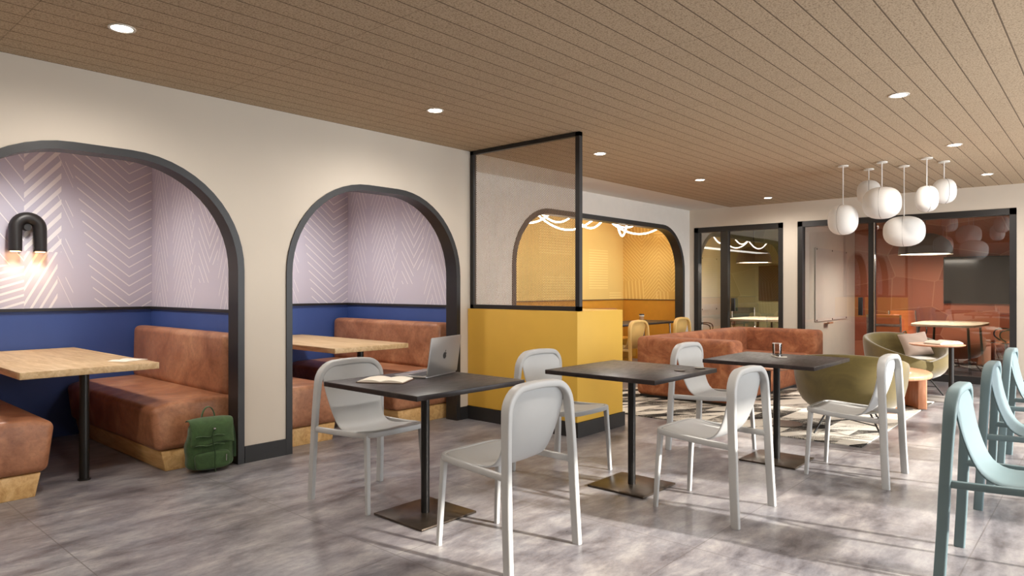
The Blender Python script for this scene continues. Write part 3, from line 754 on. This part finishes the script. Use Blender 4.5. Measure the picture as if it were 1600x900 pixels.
# ================================================================= CEILING LIGHTS
DL = [(1.325, 3.93, 'recessed round downlight at upper left, above the first arch'),
      (3.54, 3.93, 'recessed round downlight above the pier right of the second arch'),
      (5.79, 3.93, 'recessed round downlight just right of the mesh screen'),
      (8.03, 3.93, 'recessed round downlight in the left row, above the yellow arch'),
      (10.29, 3.93, 'recessed round downlight in the left row nearest the back wall'),
      (5.45, 1.147, 'recessed round downlight at upper right, the nearest of the right row'),
      (7.69, 1.147, 'recessed round downlight above the pendant cluster, middle of the right row'),
      (9.92, 1.147, 'recessed round downlight at far right, nearest the back wall')]
d0 = None
for x, y, lab in DL:
    if d0 is None:
        d0 = thing('ceiling_downlight', lab, 'ceiling light', (x, y, H - .004), 0, 'recessed ceiling downlights')
        bm = B(); lathe(bm, [(.052, .003), (.066, .003), (.066, -.003), (.052, -.002)] + [(.052, .003)], 32); mk('trim_ring', bm, M['white'], d0)
        bm = B(); lathe(bm, [(0, 0), (.052, 0), (.052, .003), (0, .003)], 32); mk('lens', bm, M['down'], d0)
    else: dup(d0, lab, (x, y, H - .004))
for x, y in [(a, b) for a, b, _ in DL] + [(1.0, 1.147), (3.22, 1.147), (-1.0, 3.93), (-1.0, 1.147)]:
    light('downlight_beam', 'SPOT', (x, y, H - .03), 47, (1, .93, .86), spot_size=math.radians(174), spot_blend=.8, shadow_soft_size=.06)
for c in BAYC:
    o = thing('ceiling_downlight', 'recessed downlight inside the booth ceiling, hidden above the %s arch' % ('first' if c < 2 else 'second'), 'ceiling light', (c, 6.2, 2.496), 0, 'recessed ceiling downlights')
    for k in d0.children:
        q = k.copy(); C.objects.link(q); q.parent = o
    light('booth_light', 'SPOT', (c, 6.1, 2.46), 66, (1, .94, .88), spot_size=math.radians(165), spot_blend=1, shadow_soft_size=.1)

# pendants
PD = [((8.18, 2.28), .316, .335, 1.904, 50, 'round white paper pendant at the left end of the cluster'),
      ((8.60, 2.12), .25, .275, 2.274, 74, 'small white pendant hanging highest, behind the large middle one'),
      ((8.215, 1.895), .385, .345, 2.06, 62, 'large white pendant overlapping the small high one behind it'),
      ((8.637, 1.768), .42, .338, 1.774, 66, 'widest white pendant, hanging lowest in the cluster'),
      ((8.27, 1.481), .22, .275, 2.11, 92, 'narrow white pendant, second from the right in the cluster'),
      ((8.62, 1.381), .235, .268, 2.222, 95, 'narrow white pendant at the right end of the cluster')]
for (x, y), w, h, zb, ph, lab in PD:
    r = thing('pendant_lamp', lab, 'pendant lamp', (x, y, zb), math.radians(ph), 'white paper lantern pendants')
    bm = B(); prof = []
    n = 18; e = 2.5
    for k in range(n + 1):
        t = -PI / 2 + PI * k / n; c, s = math.cos(t), math.sin(t)
        q = (abs(c) ** e + abs(s) ** e) ** (-1 / e) if c > 1e-6 else 1
        prof.append((max(0, w / 2 * q * c) if 0 < k < n else 0, h / 2 + h / 2 * q * s))
    NS = 3
    lathe(bm, prof, 64, f=lambda a, z: 1 - .035 * (1 - abs(math.sin(a * NS / 2)) ** .35))
    mk('shade', bm, M['shade'], r, angle=60)
    for k in range(NS):
        a = 2 * PI * k / NS; bm = B()
        tube(bm, [(pr_ * .968 * math.cos(a), pr_ * .968 * math.sin(a), z) for pr_, z in prof[1:-1]], .0022, 6, (math.sin(a), -math.cos(a), 0)); mk('rib', bm, M['greyshade'], r)
    bm = B(); tube(bm, [(0, 0, h - .004), (0, 0, H - zb - .012)], .0055, 10); mk('cord', bm, M['shade'], r)
    bm = B(); lathe(bm, [(0, H - zb - .014), (.055, H - zb - .014), (.055, H - zb - .001), (0, H - zb - .001)], 28); mk('ceiling_rose', bm, M['white'], r)

# ================================================================= LOUNGE
bm = B(); box(bm, 6.05, 9.03, 1.545, 4.7, .001, .009)
tag(mk('area_rug', bm, M['rug'], smooth=False), 'cream and charcoal geometric area rug under the rust sofa and olive tub chairs', 'rug')
Z0 = .0095
r = thing('corner_sofa', 'rust brown U-shaped booth sofa on the patterned rug', 'sofa', (8.54, 3.72, Z0))
def spart(name, x0, x1, y0, y1, z0, z1, bev=.06, mat='velvet'):
    bm = B(); box(bm, x0 - 8.54, x1 - 8.54, y0 - 3.72, y1 - 3.72, z0 - Z0, z1 - Z0); return mk(name, bm, M[mat], r, bevel=bev, seg=5)
spart('backrest', 7.12, 9.97, 4.0, 4.315, .035, .728)
spart('armrest', 7.11, 7.42, 3.10, 4.30, .035, .722)
spart('armrest', 9.68, 9.985, 3.03, 4.30, .035, .73)
spart('seat', 7.40, 9.70, 3.12, 4.02, .035, .42, .04)
spart('base', 7.16, 9.93, 3.16, 4.28, Z0, .036, .002, 'black')

def tub_chair(label, loc, rz):
    """opening faces local +x"""
    r = thing('tub_chair', label, 'armchair', loc, rz, 'olive velvet tub chairs')
    bm = B(); n = 48; rings = []
    def hh(a):
        k = (1 - math.cos(a)) / 2     # 0 at front, 1 at the back
        k = k ** .6
        return .42 + .31 * k
    K = [(.02, .175, 0), (.22, .18, 0), (.34, .225, 0), (.42, .33, 0), (.445, .0, .70), (.45, .0, .96), (.435, .0, 1.0), (.40, .0, .985), (.36, .0, .80), (.33, .37, 0), (.15, .36, 0), (.01, .36, 0)]
    for (rad, z, hf) in K:
        ring = []
        for i in range(n):
            a = 2 * PI * i / n; H_ = hh(a)
            zz = z if hf == 0 else .36 + (H_ - .36) * hf if hf > .5 else z
            if hf == 0 and rad > .3: zz = min(z, H_ - .02)
            q = (abs(math.cos(a)) ** 2.3 + abs(math.sin(a)) ** 2.3) ** (-1 / 2.3)
            sx = 1.0; sy = 1.06
            rr = rad * q
            front = max(0, math.cos(a))
            if hf > 0: rr *= 1 - .10 * front ** 2
            ring.append(bm.verts.new((rr * math.cos(a) * sx, rr * math.sin(a) * sy, zz)))
        rings.append(ring)
    for A, Bq in zip(rings, rings[1:]):
        for i in range(n): bm.faces.new((A[i], A[(i + 1) % n], Bq[(i + 1) % n], Bq[i]))
    bm.faces.new(rings[0][::-1]); bm.faces.new(rings[-1])
    mk('shell', bm, M['green'], r, sub=1)
    bm = B(); pts = [(.07 + a, b) for a, b in rrect(.60, .60, .22, 6)]; prism(bm, pts, 'xy', .355, .45)
    mk('seat_cushion', bm, M['green'], r, bevel=.035, seg=4)
    for sx in (-1, 1):
        for sy in (-1, 1):
            bm = B(); tube(bm, [(sx * .17, sy * .17, .20), (sx * .28, sy * .27, .001)], .008, 8); mk('leg', bm, M['pole'], r)
    for s in (-1, 1):
        bm = B(); tube(bm, [(-.225, -s * .22, .10), (.225, s * .22, .10)], .005, 8); mk('cross_brace', bm, M['pole'], r)
    return r
tc = tub_chair('olive velvet tub chair seen from behind, beside the dark cafe table', (6.66, 1.80, .0105), math.radians(12))
dup(tc, 'olive velvet tub chair facing the camera and holding the taupe cushion', (9.56, 1.93, .0105), math.radians(230))

# throw pillow
r = thing('throw_pillow', 'taupe square cushion propped in the far olive tub chair', 'cushion', (9.76, 1.87, .425 + Z0), math.radians(215))
bm = B(); n = 14; g = [[None] * (n + 1) for _ in range(n + 1)]; g2 = [[None] * (n + 1) for _ in range(n + 1)]
for i in range(n + 1):
    for j in range(n + 1):
        u, v = -1 + 2 * i / n, -1 + 2 * j / n
        th = .065 * ((1 - u ** 4) * (1 - v ** 4)) ** .5 + .004
        px = .175 * u * (1 - .07 * (1 - v * v)); pz = .16 * v * (1 - .07 * (1 - u * u))
        wr = .006 * math.sin(5 * u + 4 * v) * (1 - u * u)
        g[i][j] = bm.verts.new((th + wr, px, pz)); g2[i][j] = bm.verts.new((-th + wr, px, pz))
for i in range(n):
    for j in range(n):
        bm.faces.new((g[i][j], g[i + 1][j], g[i + 1][j + 1], g[i][j + 1])); bm.faces.new((g2[i][j], g2[i][j + 1], g2[i + 1][j + 1], g2[i + 1][j]))
for k in range(n):
    for a, b, c_, d_ in ((g[k][0], g2[k][0], g2[k + 1][0], g[k + 1][0]), (g[k][n], g[k + 1][n], g2[k + 1][n], g2[k][n]), (g[0][k], g[0][k + 1], g2[0][k + 1], g2[0][k]), (g[n][k], g2[n][k], g2[n][k + 1], g[n][k + 1])):
        bm.faces.new((a, b, c_, d_))
mk('cushion_cover', bm, M['pillow'], r, sub=1, loc=(-.0, 0, .165), rot=(math.radians(8), math.radians(-28), 0))

# low wooden coffee table with slab legs
r = thing('coffee_table', 'low rosy wood coffee table with thick curved slab legs between the olive tub chairs', 'table', (8.23, 1.86, Z0))
bm = B(); pts = []
for k in range(56):
    a = 2 * PI * k / 56; q = 1 + .05 * math.cos(2 * a + .5) + .03 * math.cos(3 * a); pts.append((.5 * q * math.cos(a), .455 * q * math.sin(a)))
prism(bm, pts, 'xy', .345, .40); mk('tabletop', bm, M['wood2'], r, bevel=.022, seg=4)
for a0, rr in ((-48, .36), (192, .36), (72, .34)):
    bm = B(); P = []
    for k in range(9):
        a = math.radians(a0 - 26 + 52 * k / 8); P.append(a)
    poly = [((rr + .045) * math.cos(a), (rr + .045) * .95 * math.sin(a)) for a in P] + [((rr - .045) * math.cos(a), (rr - .045) * .95 * math.sin(a)) for a in P[::-1]]
    prism(bm, poly, 'xy', 0, .345); mk('leg', bm, M['wood2'], r, bevel=.012, seg=3)
r = thing('magazine', 'open magazine lying on the low rosy wood coffee table', 'magazine', (8.2, 1.78, .402 + Z0), math.radians(30))
for s in (-1, 1):
    bm = B(); open_pages(bm, .17, .12, .010, .003, s); mk('page', bm, M['paper'], r)

def side_table(label, loc, rz, ht, off):
    r = thing('side_table', label, 'side table', loc, rz, 'round pedestal side tables')
    bm = B(); lathe(bm, [(0, 0), (.235, 0), (.235, .015), (.22, .022), (0, .022)], 40) if off else lathe(bm, [(0, 0), (.17, 0), (.17, .008), (0, .01)], 40, (-.2, .07, 0))
    mk('base', bm, M['ope'] if off else M['bronze'], r)
    bm = B(); tube(bm, [(off, -off * .0, .02 if off else .008), (off, 0, ht - .02)], .028 if off else .022, 20); mk('pole', bm, M['pole'], r)
    bm = B(); q_ = .285 if off else .20; lathe(bm, [(0, ht - .02), (q_ - .03, ht - .02), (q_, ht - .006), (q_, ht), (0, ht)], 44, (-.08 if off else 0, 0, 0)); mk('tabletop', bm, M['wood2'], r)
    return r
side_table('round rosy wood side table with a grey pole, in front of the glazed orange room', (9.27, 1.49, 0), math.radians(-48.5), .655, .09)
side_table('small dark-poled side table on a round bronze base, behind the farthest dark cafe table', (6.37, 2.43, Z0), math.radians(180), .56, 0)
r = thing('open_book', 'thick open book on the round side table by the orange room', 'book', (9.26, 1.49, .656), math.radians(-35))
bm = B(); box(bm, -.17, .17, -.12, .12, 0, .003); mk('cover', bm, M['cover'], r, smooth=False)
for s in (-1, 1):
    bm = B(); open_pages(bm, .16, .115, .03, .012, s); mk('pages', bm, M['paper'], r, loc=(0, 0, .003))

# ================================================================= YELLOW NICHE
r = thing('long_table', 'long dark-topped table in the yellow arch holding a takeaway cup', 'table', (9.08, 5.62, 0))
bm = B(); box(bm, -1.12, 1.12, -.26, .42, .742, .77); mk('tabletop', bm, M['top'], r, bevel=.003, seg=2)
for sx in (-1, 1):
    for sy in (-.16, .32):
        bm = B(); tube(bm, [(sx * .98, sy, .742), (sx * 1.04, sy * 1.1, 0)], .014, 10); o = mk('leg', bm, M['steel'], r)
bm = B(); box(bm, -1.0, 1.0, .06, .1, .71, .742); mk('support_rail', bm, M['blackp'], r, smooth=False)
r = thing('takeaway_cup', 'kraft paper coffee cup with a black lid on the long table', 'cup', (9.62, 5.72, .771))
bm = B(); lathe(bm, [(0, 0), (.029, 0), (.040, .10), (0, .10)], 28); mk('paper_cup', bm, M['cardb'], r)
bm = B(); lathe(bm, [(.0385, .03), (.0345, .03), (.0375, .075), (.0415, .075)][::-1] , 28); o = mk('sleeve', bm, M['cardb'], r)
bm = B(); lathe(bm, [(.0405, .082), (.0415, .082), (.0418, .1), (.0405, .1)], 28); mk('white_rim', bm, M['paper'], r)
bm = B(); lathe(bm, [(0, .1), (.043, .1), (.043, .108), (.038, .12), (0, .12)], 28); mk('lid', bm, M['blackp'], r)
r = thing('wall_bench', 'tan upholstered bench along the back of the yellow niche, mostly hidden by the partition', 'bench', (8.0, 6.62, 0))
bm = B(); box(bm, -2.6, 2.45, -.3, .3, .1, .45); mk('seat', bm, M['yellowlow'], r, bevel=.03)
bm = B(); box(bm, -2.6, 2.45, .06, .3, .451, .95); mk('backrest', bm, M['leather'], r, bevel=.05, seg=4)
bm = B(); box(bm, -2.55, 2.4, -.24, .28, 0, .1); mk('plinth', bm, M['yellowlow'], r, smooth=False)
# LED ropes
def rope(lab, a, b, sag):
    bm = B(); P = []
    for k in range(21):
        t = k / 20; p = Vector(a).lerp(Vector(b), t); P.append((p.x, p.y, p.z - sag * 4 * t * (1 - t)))
    r = thing('led_rope', lab, 'rope light', a, 0, 'looping light ropes in the yellow niche')
    P = [Vector(q) - Vector(a) for q in P]
    tube(bm, P, .013, 8, (0, 1, 0) if abs(a[1] - b[1]) < .5 else (1, 0, 0)); mk('glowing_tube', bm, M['led'], r)
    for q in (P[0], P[-1]):
        bm = B(); lathe(bm, [(0, -.01), (.016, -.01), (.016, .012), (0, .012)], 12, tuple(q)); mk('end_clip', bm, M['steel'], r)
ZC = 2.548
def loop3(lab, q1, qb, q2, y):
    (a, za), (b, zb), (c, zc) = q1, qb, q2          # three points on the parabola (x, z)
    A = ((zc - za) / (c - a) - (zb - za) / (b - a)) / (c - b); Bq = (zb - za) / (b - a) - A * (a + b); Cq = za - A * a * a - Bq * a
    D = math.sqrt(Bq * Bq - 4 * A * (Cq - ZC)); x1, x2 = (-Bq - D) / 2 / A, (-Bq + D) / 2 / A
    zm = Cq - Bq * Bq / 4 / A
    rope(lab, (x1, y, ZC), (x2, y, ZC), ZC - zm)
loop3('glowing rope loop at far left of the yellow arch, seen through the mesh screen', (7.223, 2.212), (7.405, 2.256), (7.636, 2.366), 6.04)
loop3('glowing rope loop, smaller, seen through the mesh left of the screen post', (7.554, 2.355), (7.845, 2.273), (8.197, 2.363), 6.10)
loop3('glowing rope loop, widest, passing behind the screen post', (7.473, 2.349), (8.197, 2.181), (8.805, 2.363), 6.13)
loop3('glowing rope loop just right of the screen post', (8.472, 2.356), (8.76, 2.248), (9.108, 2.366), 6.16)
loop3('glowing rope loop at the right end of the yellow arch', (9.335, 2.363), (10.075, 2.233), (10.785, 2.361), 6.10)
loop3('deep narrow glowing rope loop in the right half of the yellow arch', (9.558, 2.365), (9.721, 2.181), (9.844, 2.37), 6.14)
loop3('short shallow glowing rope loop crossing the deep narrow one', (9.617, 2.369), (9.895, 2.335), (10.093, 2.363), 6.21)
light('rope_glow', 'AREA', (8.6, 6.15, 2.12), 11, (1, .95, .85), rot=(0, 0, 0), shape='RECTANGLE', size=4.2, size_y=.3)

# ================================================================= MEETING ROOMS
def meet_chair(label, loc, rz, mat, group):
    """faces local +y"""
    r = thing('meeting_chair', label, 'chair', loc, rz, group)
    P = catmull([(0, -.235, .90), (0, -.215, .78), (0, -.185, .60), (0, -.165, .50), (0, -.12, .445), (0, .02, .43), (0, .18, .445), (0, .24, .435)], 6)
    def sheet(name, lo, hi):
        bm = B(); rows = []; Q = P[lo:hi]
        for i, q in enumerate(Q):
            bul = .006 * abs(math.sin(i * PI / 3))
            rows.append([bm.verts.new((x, q.y + bul * (1 if q.z > .5 else 0), q.z + (bul if q.z <= .5 else 0))) for x in (-.21, -.1, 0, .1, .21)])
        for a, b in zip(rows, rows[1:]):
            for j in range(4): bm.faces.new((a[j], a[j + 1], b[j + 1], b[j]))
        mk(name, bm, mat, r, solid=.022)
    sheet('backrest', 0, 21); sheet('seat', 21, len(P))
    for s in (-1, 1):
        bm = B(); sweep(bm, [Vector(q) + Vector((s * .225, 0, 0)) for q in P], rrect(.014, .028, .005, 2), (1, 0, 0)); mk('side_frame', bm, M['steel'], r)
        bm = B(); tube(bm, catmull([(s * .235, -.18, .62), (s * .255, -.02, .645), (s * .255, .1, .62), (s * .25, .12, .53), (s * .235, .04, .45)], 5), .011, 8, (1, 0, 0)); mk('armrest', bm, M['blackp'], r)
    bm = B(); sweep(bm, [(-.22, -.215, .74), (.22, -.215, .74)], rrect(.016, .04, .004, 2), (0, 0, 1)); mk('back_bar', bm, M['steel'], r)
    bm = B(); tube(bm, [(0, 0, .07), (0, 0, .42)], .025, 14); mk('pedestal', bm, M['steel'], r)
    for k in range(5):
        a = 2 * PI * k / 5; bm = B(); tube(bm, [(0, 0, .09), (.29 * math.cos(a), .29 * math.sin(a), .055)], .014, 8, (0, 0, 1)); mk('leg', bm, M['steel'], r)
        bm = B(); lathe(bm, [(0, 0), (.022, .004), (.026, .025), (.022, .045), (0, .05)], 12, (.29 * math.cos(a), .29 * math.sin(a), 0)); mk('caster', bm, M['blackp'], r)
    return r
def meet_table(label, x0, x1, y0, y1, mat):
    cx, cy = (x0 + x1) / 2, (y0 + y1) / 2
    r = thing('meeting_table', label, 'table', (cx, cy, 0)); w, d = (x1 - x0), (y1 - y0)
    bm = B(); poly = []
    for k in range(40):
        a = 2 * PI * k / 40; q = (abs(math.cos(a)) ** 4 + abs(math.sin(a)) ** 4) ** (-.25); q *= 1 + .015 * math.sin(5 * a + 1)
        poly.append((w / 2 * q * math.cos(a), d / 2 * q * math.sin(a)))
    prism(bm, poly, 'xy', .715, .75); mk('tabletop', bm, mat, r, bevel=.004)
    for sx in (-1, 1):
        for sy in (-1, 1):
            bm = B(); tube(bm, [(sx * w * .36, sy * d * .34, .715), (sx * w * .40, sy * d * .38, 0)], .018, 10); mk('leg', bm, M['blackp'], r)
    return r
meet_table('pale wood meeting table in the orange glazed room', 12.0, 13.7, 1.5, 2.45, M['palewood'])
GO = 'orange ribbed meeting chairs'
mo = meet_chair('orange ribbed meeting chair next to the dark mullion of the orange room', (11.80, 2.66, 0), math.radians(-86), M['orangefab'], GO)
dup(mo, 'orange ribbed meeting chair at the far left corner of the orange room table', (13.7, 2.74, 0), math.radians(125))
dup(mo, 'orange ribbed meeting chair at the right end, under the wall screen', (13.45, 1.30, 0), math.radians(15))
meet_table('pale wood meeting table in the green glazed room', 11.9, 13.4, 4.4, 5.4, M['palewood'])
mg = meet_chair('dark green ribbed meeting chair seen through the narrow left pane', (12.05, 5.80, 0), math.radians(200), M['greenfab'], 'dark green meeting chairs')
dup(mg, 'dark green ribbed meeting chair on the far side of the green room table', (13.72, 5.72, 0), math.radians(120))
def dome(label, x, y, z, dia, hgt):
    r = thing('dome_pendant', label, 'pendant lamp', (x, y, z), 0, 'dome pendants in the meeting rooms')
    R = dia / 2
    bm = B(); pr_ = [(R, 0), (R * .98, hgt * .3), (R * .86, hgt * .62), (R * .6, hgt * .87), (R * .3, hgt * .98), (.0, hgt)]; inn = [(0, hgt - .012), (R * .58, hgt * .85), (R * .84, hgt * .6), (R * .96, hgt * .3), (R * .985, .004), (R, 0)]
    lathe(bm, pr_ + inn, 44); mk('shade', bm, M['greyshade'], r)
    bm = B(); lathe(bm, [(0, .012), (R * .96, .012), (R * .96, .02), (0, .02)], 44); mk('diffuser', bm, M['lamp'], r)
    bm = B(); tube(bm, [(0, 0, hgt), (0, 0, 2.55 - z)], .005, 8); mk('cord', bm, M['blackp'], r)
    light('dome_light', 'AREA', (x, y, z - .01), 20, (1, .96, .90), shape='DISK', size=dia * .9)
dome('grey felt dome pendant lit over the orange room table', 12.55, 2.27, 1.845, .76, .34)
dome('grey felt dome pendant lit over the green room table', 12.35, 4.98, 1.775, .62, .30)
def wall_screen(label, y0, y1, z0, z1):
    r = thing('wall_screen', label, 'television', (14.08, (y0 + y1) / 2, z0), 0, 'wall screens in the meeting rooms'); w = (y1 - y0) / 2; h = z1 - z0
    bm = B(); box(bm, -.04, .018, -w, w, 0, h); mk('housing', bm, M['blackp'], r, bevel=.004)
    bm = B(); box(bm, -.043, -.04, -w + .015, w - .015, .015, h - .015); mk('display', bm, M['screen'], r, smooth=False)
wall_screen('large black wall screen in the orange room', .82, 2.26, 1.04, 1.855)
wall_screen('black wall screen in the green room', 4.15, 5.56, 1.05, 1.77)
def whiteboard(label, x0, x1, yw, z0, z1):
    r = thing('whiteboard', label, 'whiteboard', ((x0 + x1) / 2, yw - .012, z0)); w = (x1 - x0) / 2; h = z1 - z0
    bm = B(); box(bm, -w, w, -.012, -.004, 0, h); mk('panel', bm, M['whiteb'], r, smooth=False)
    for x in (-w + .05, 0, w - .05):
        for z in (0.02, h - .02):
            bm = B(); sweep(bm, [(x, -.02, z), (x, 0, z)], circ(.014, 14), (0, 0, 1)); mk('fixing', bm, M['blackp'], r)
    return r
whiteboard('white magnetic board on the side wall of the orange room', 11.75, 13.5, 3.72, .75, 1.98)
whiteboard('white magnetic board on the side wall of the green room', 12.4, 13.85, 6.4, .85, 1.95)
r = thing('pen_tray', 'small wooden tray of marker pens fixed under the whiteboard in the orange room', 'tray', (12.35, 3.66, .70))
bm = B(); box(bm, -.11, .11, -.03, .055, 0, .012); box(bm, -.11, .11, -.03, -.022, .012, .03); mk('tray', bm, M['wood2'], r, smooth=False)
for k, (lab, mt) in enumerate((('red marker pen lying in the tray', 'red'), ('blue marker pen lying in the tray', 'bluem'), ('black marker pen lying in the tray', 'blackp'))):
    o = thing('marker_pen', lab, 'pen', (12.29 + .06 * k, 3.665, .7255), 0, 'markers in the tray')
    bm = B(); sweep(bm, [(-.03, .005 * k, 0), (.04, .01, 0)], circ(.009, 10), (0, 0, 1)); mk('barrel', bm, M['paper'], o)
    bm = B(); sweep(bm, [(.04, .01, 0), (.065, .012, 0)], circ(.0105, 10), (0, 0, 1)); mk('cap', bm, M[mt], o)
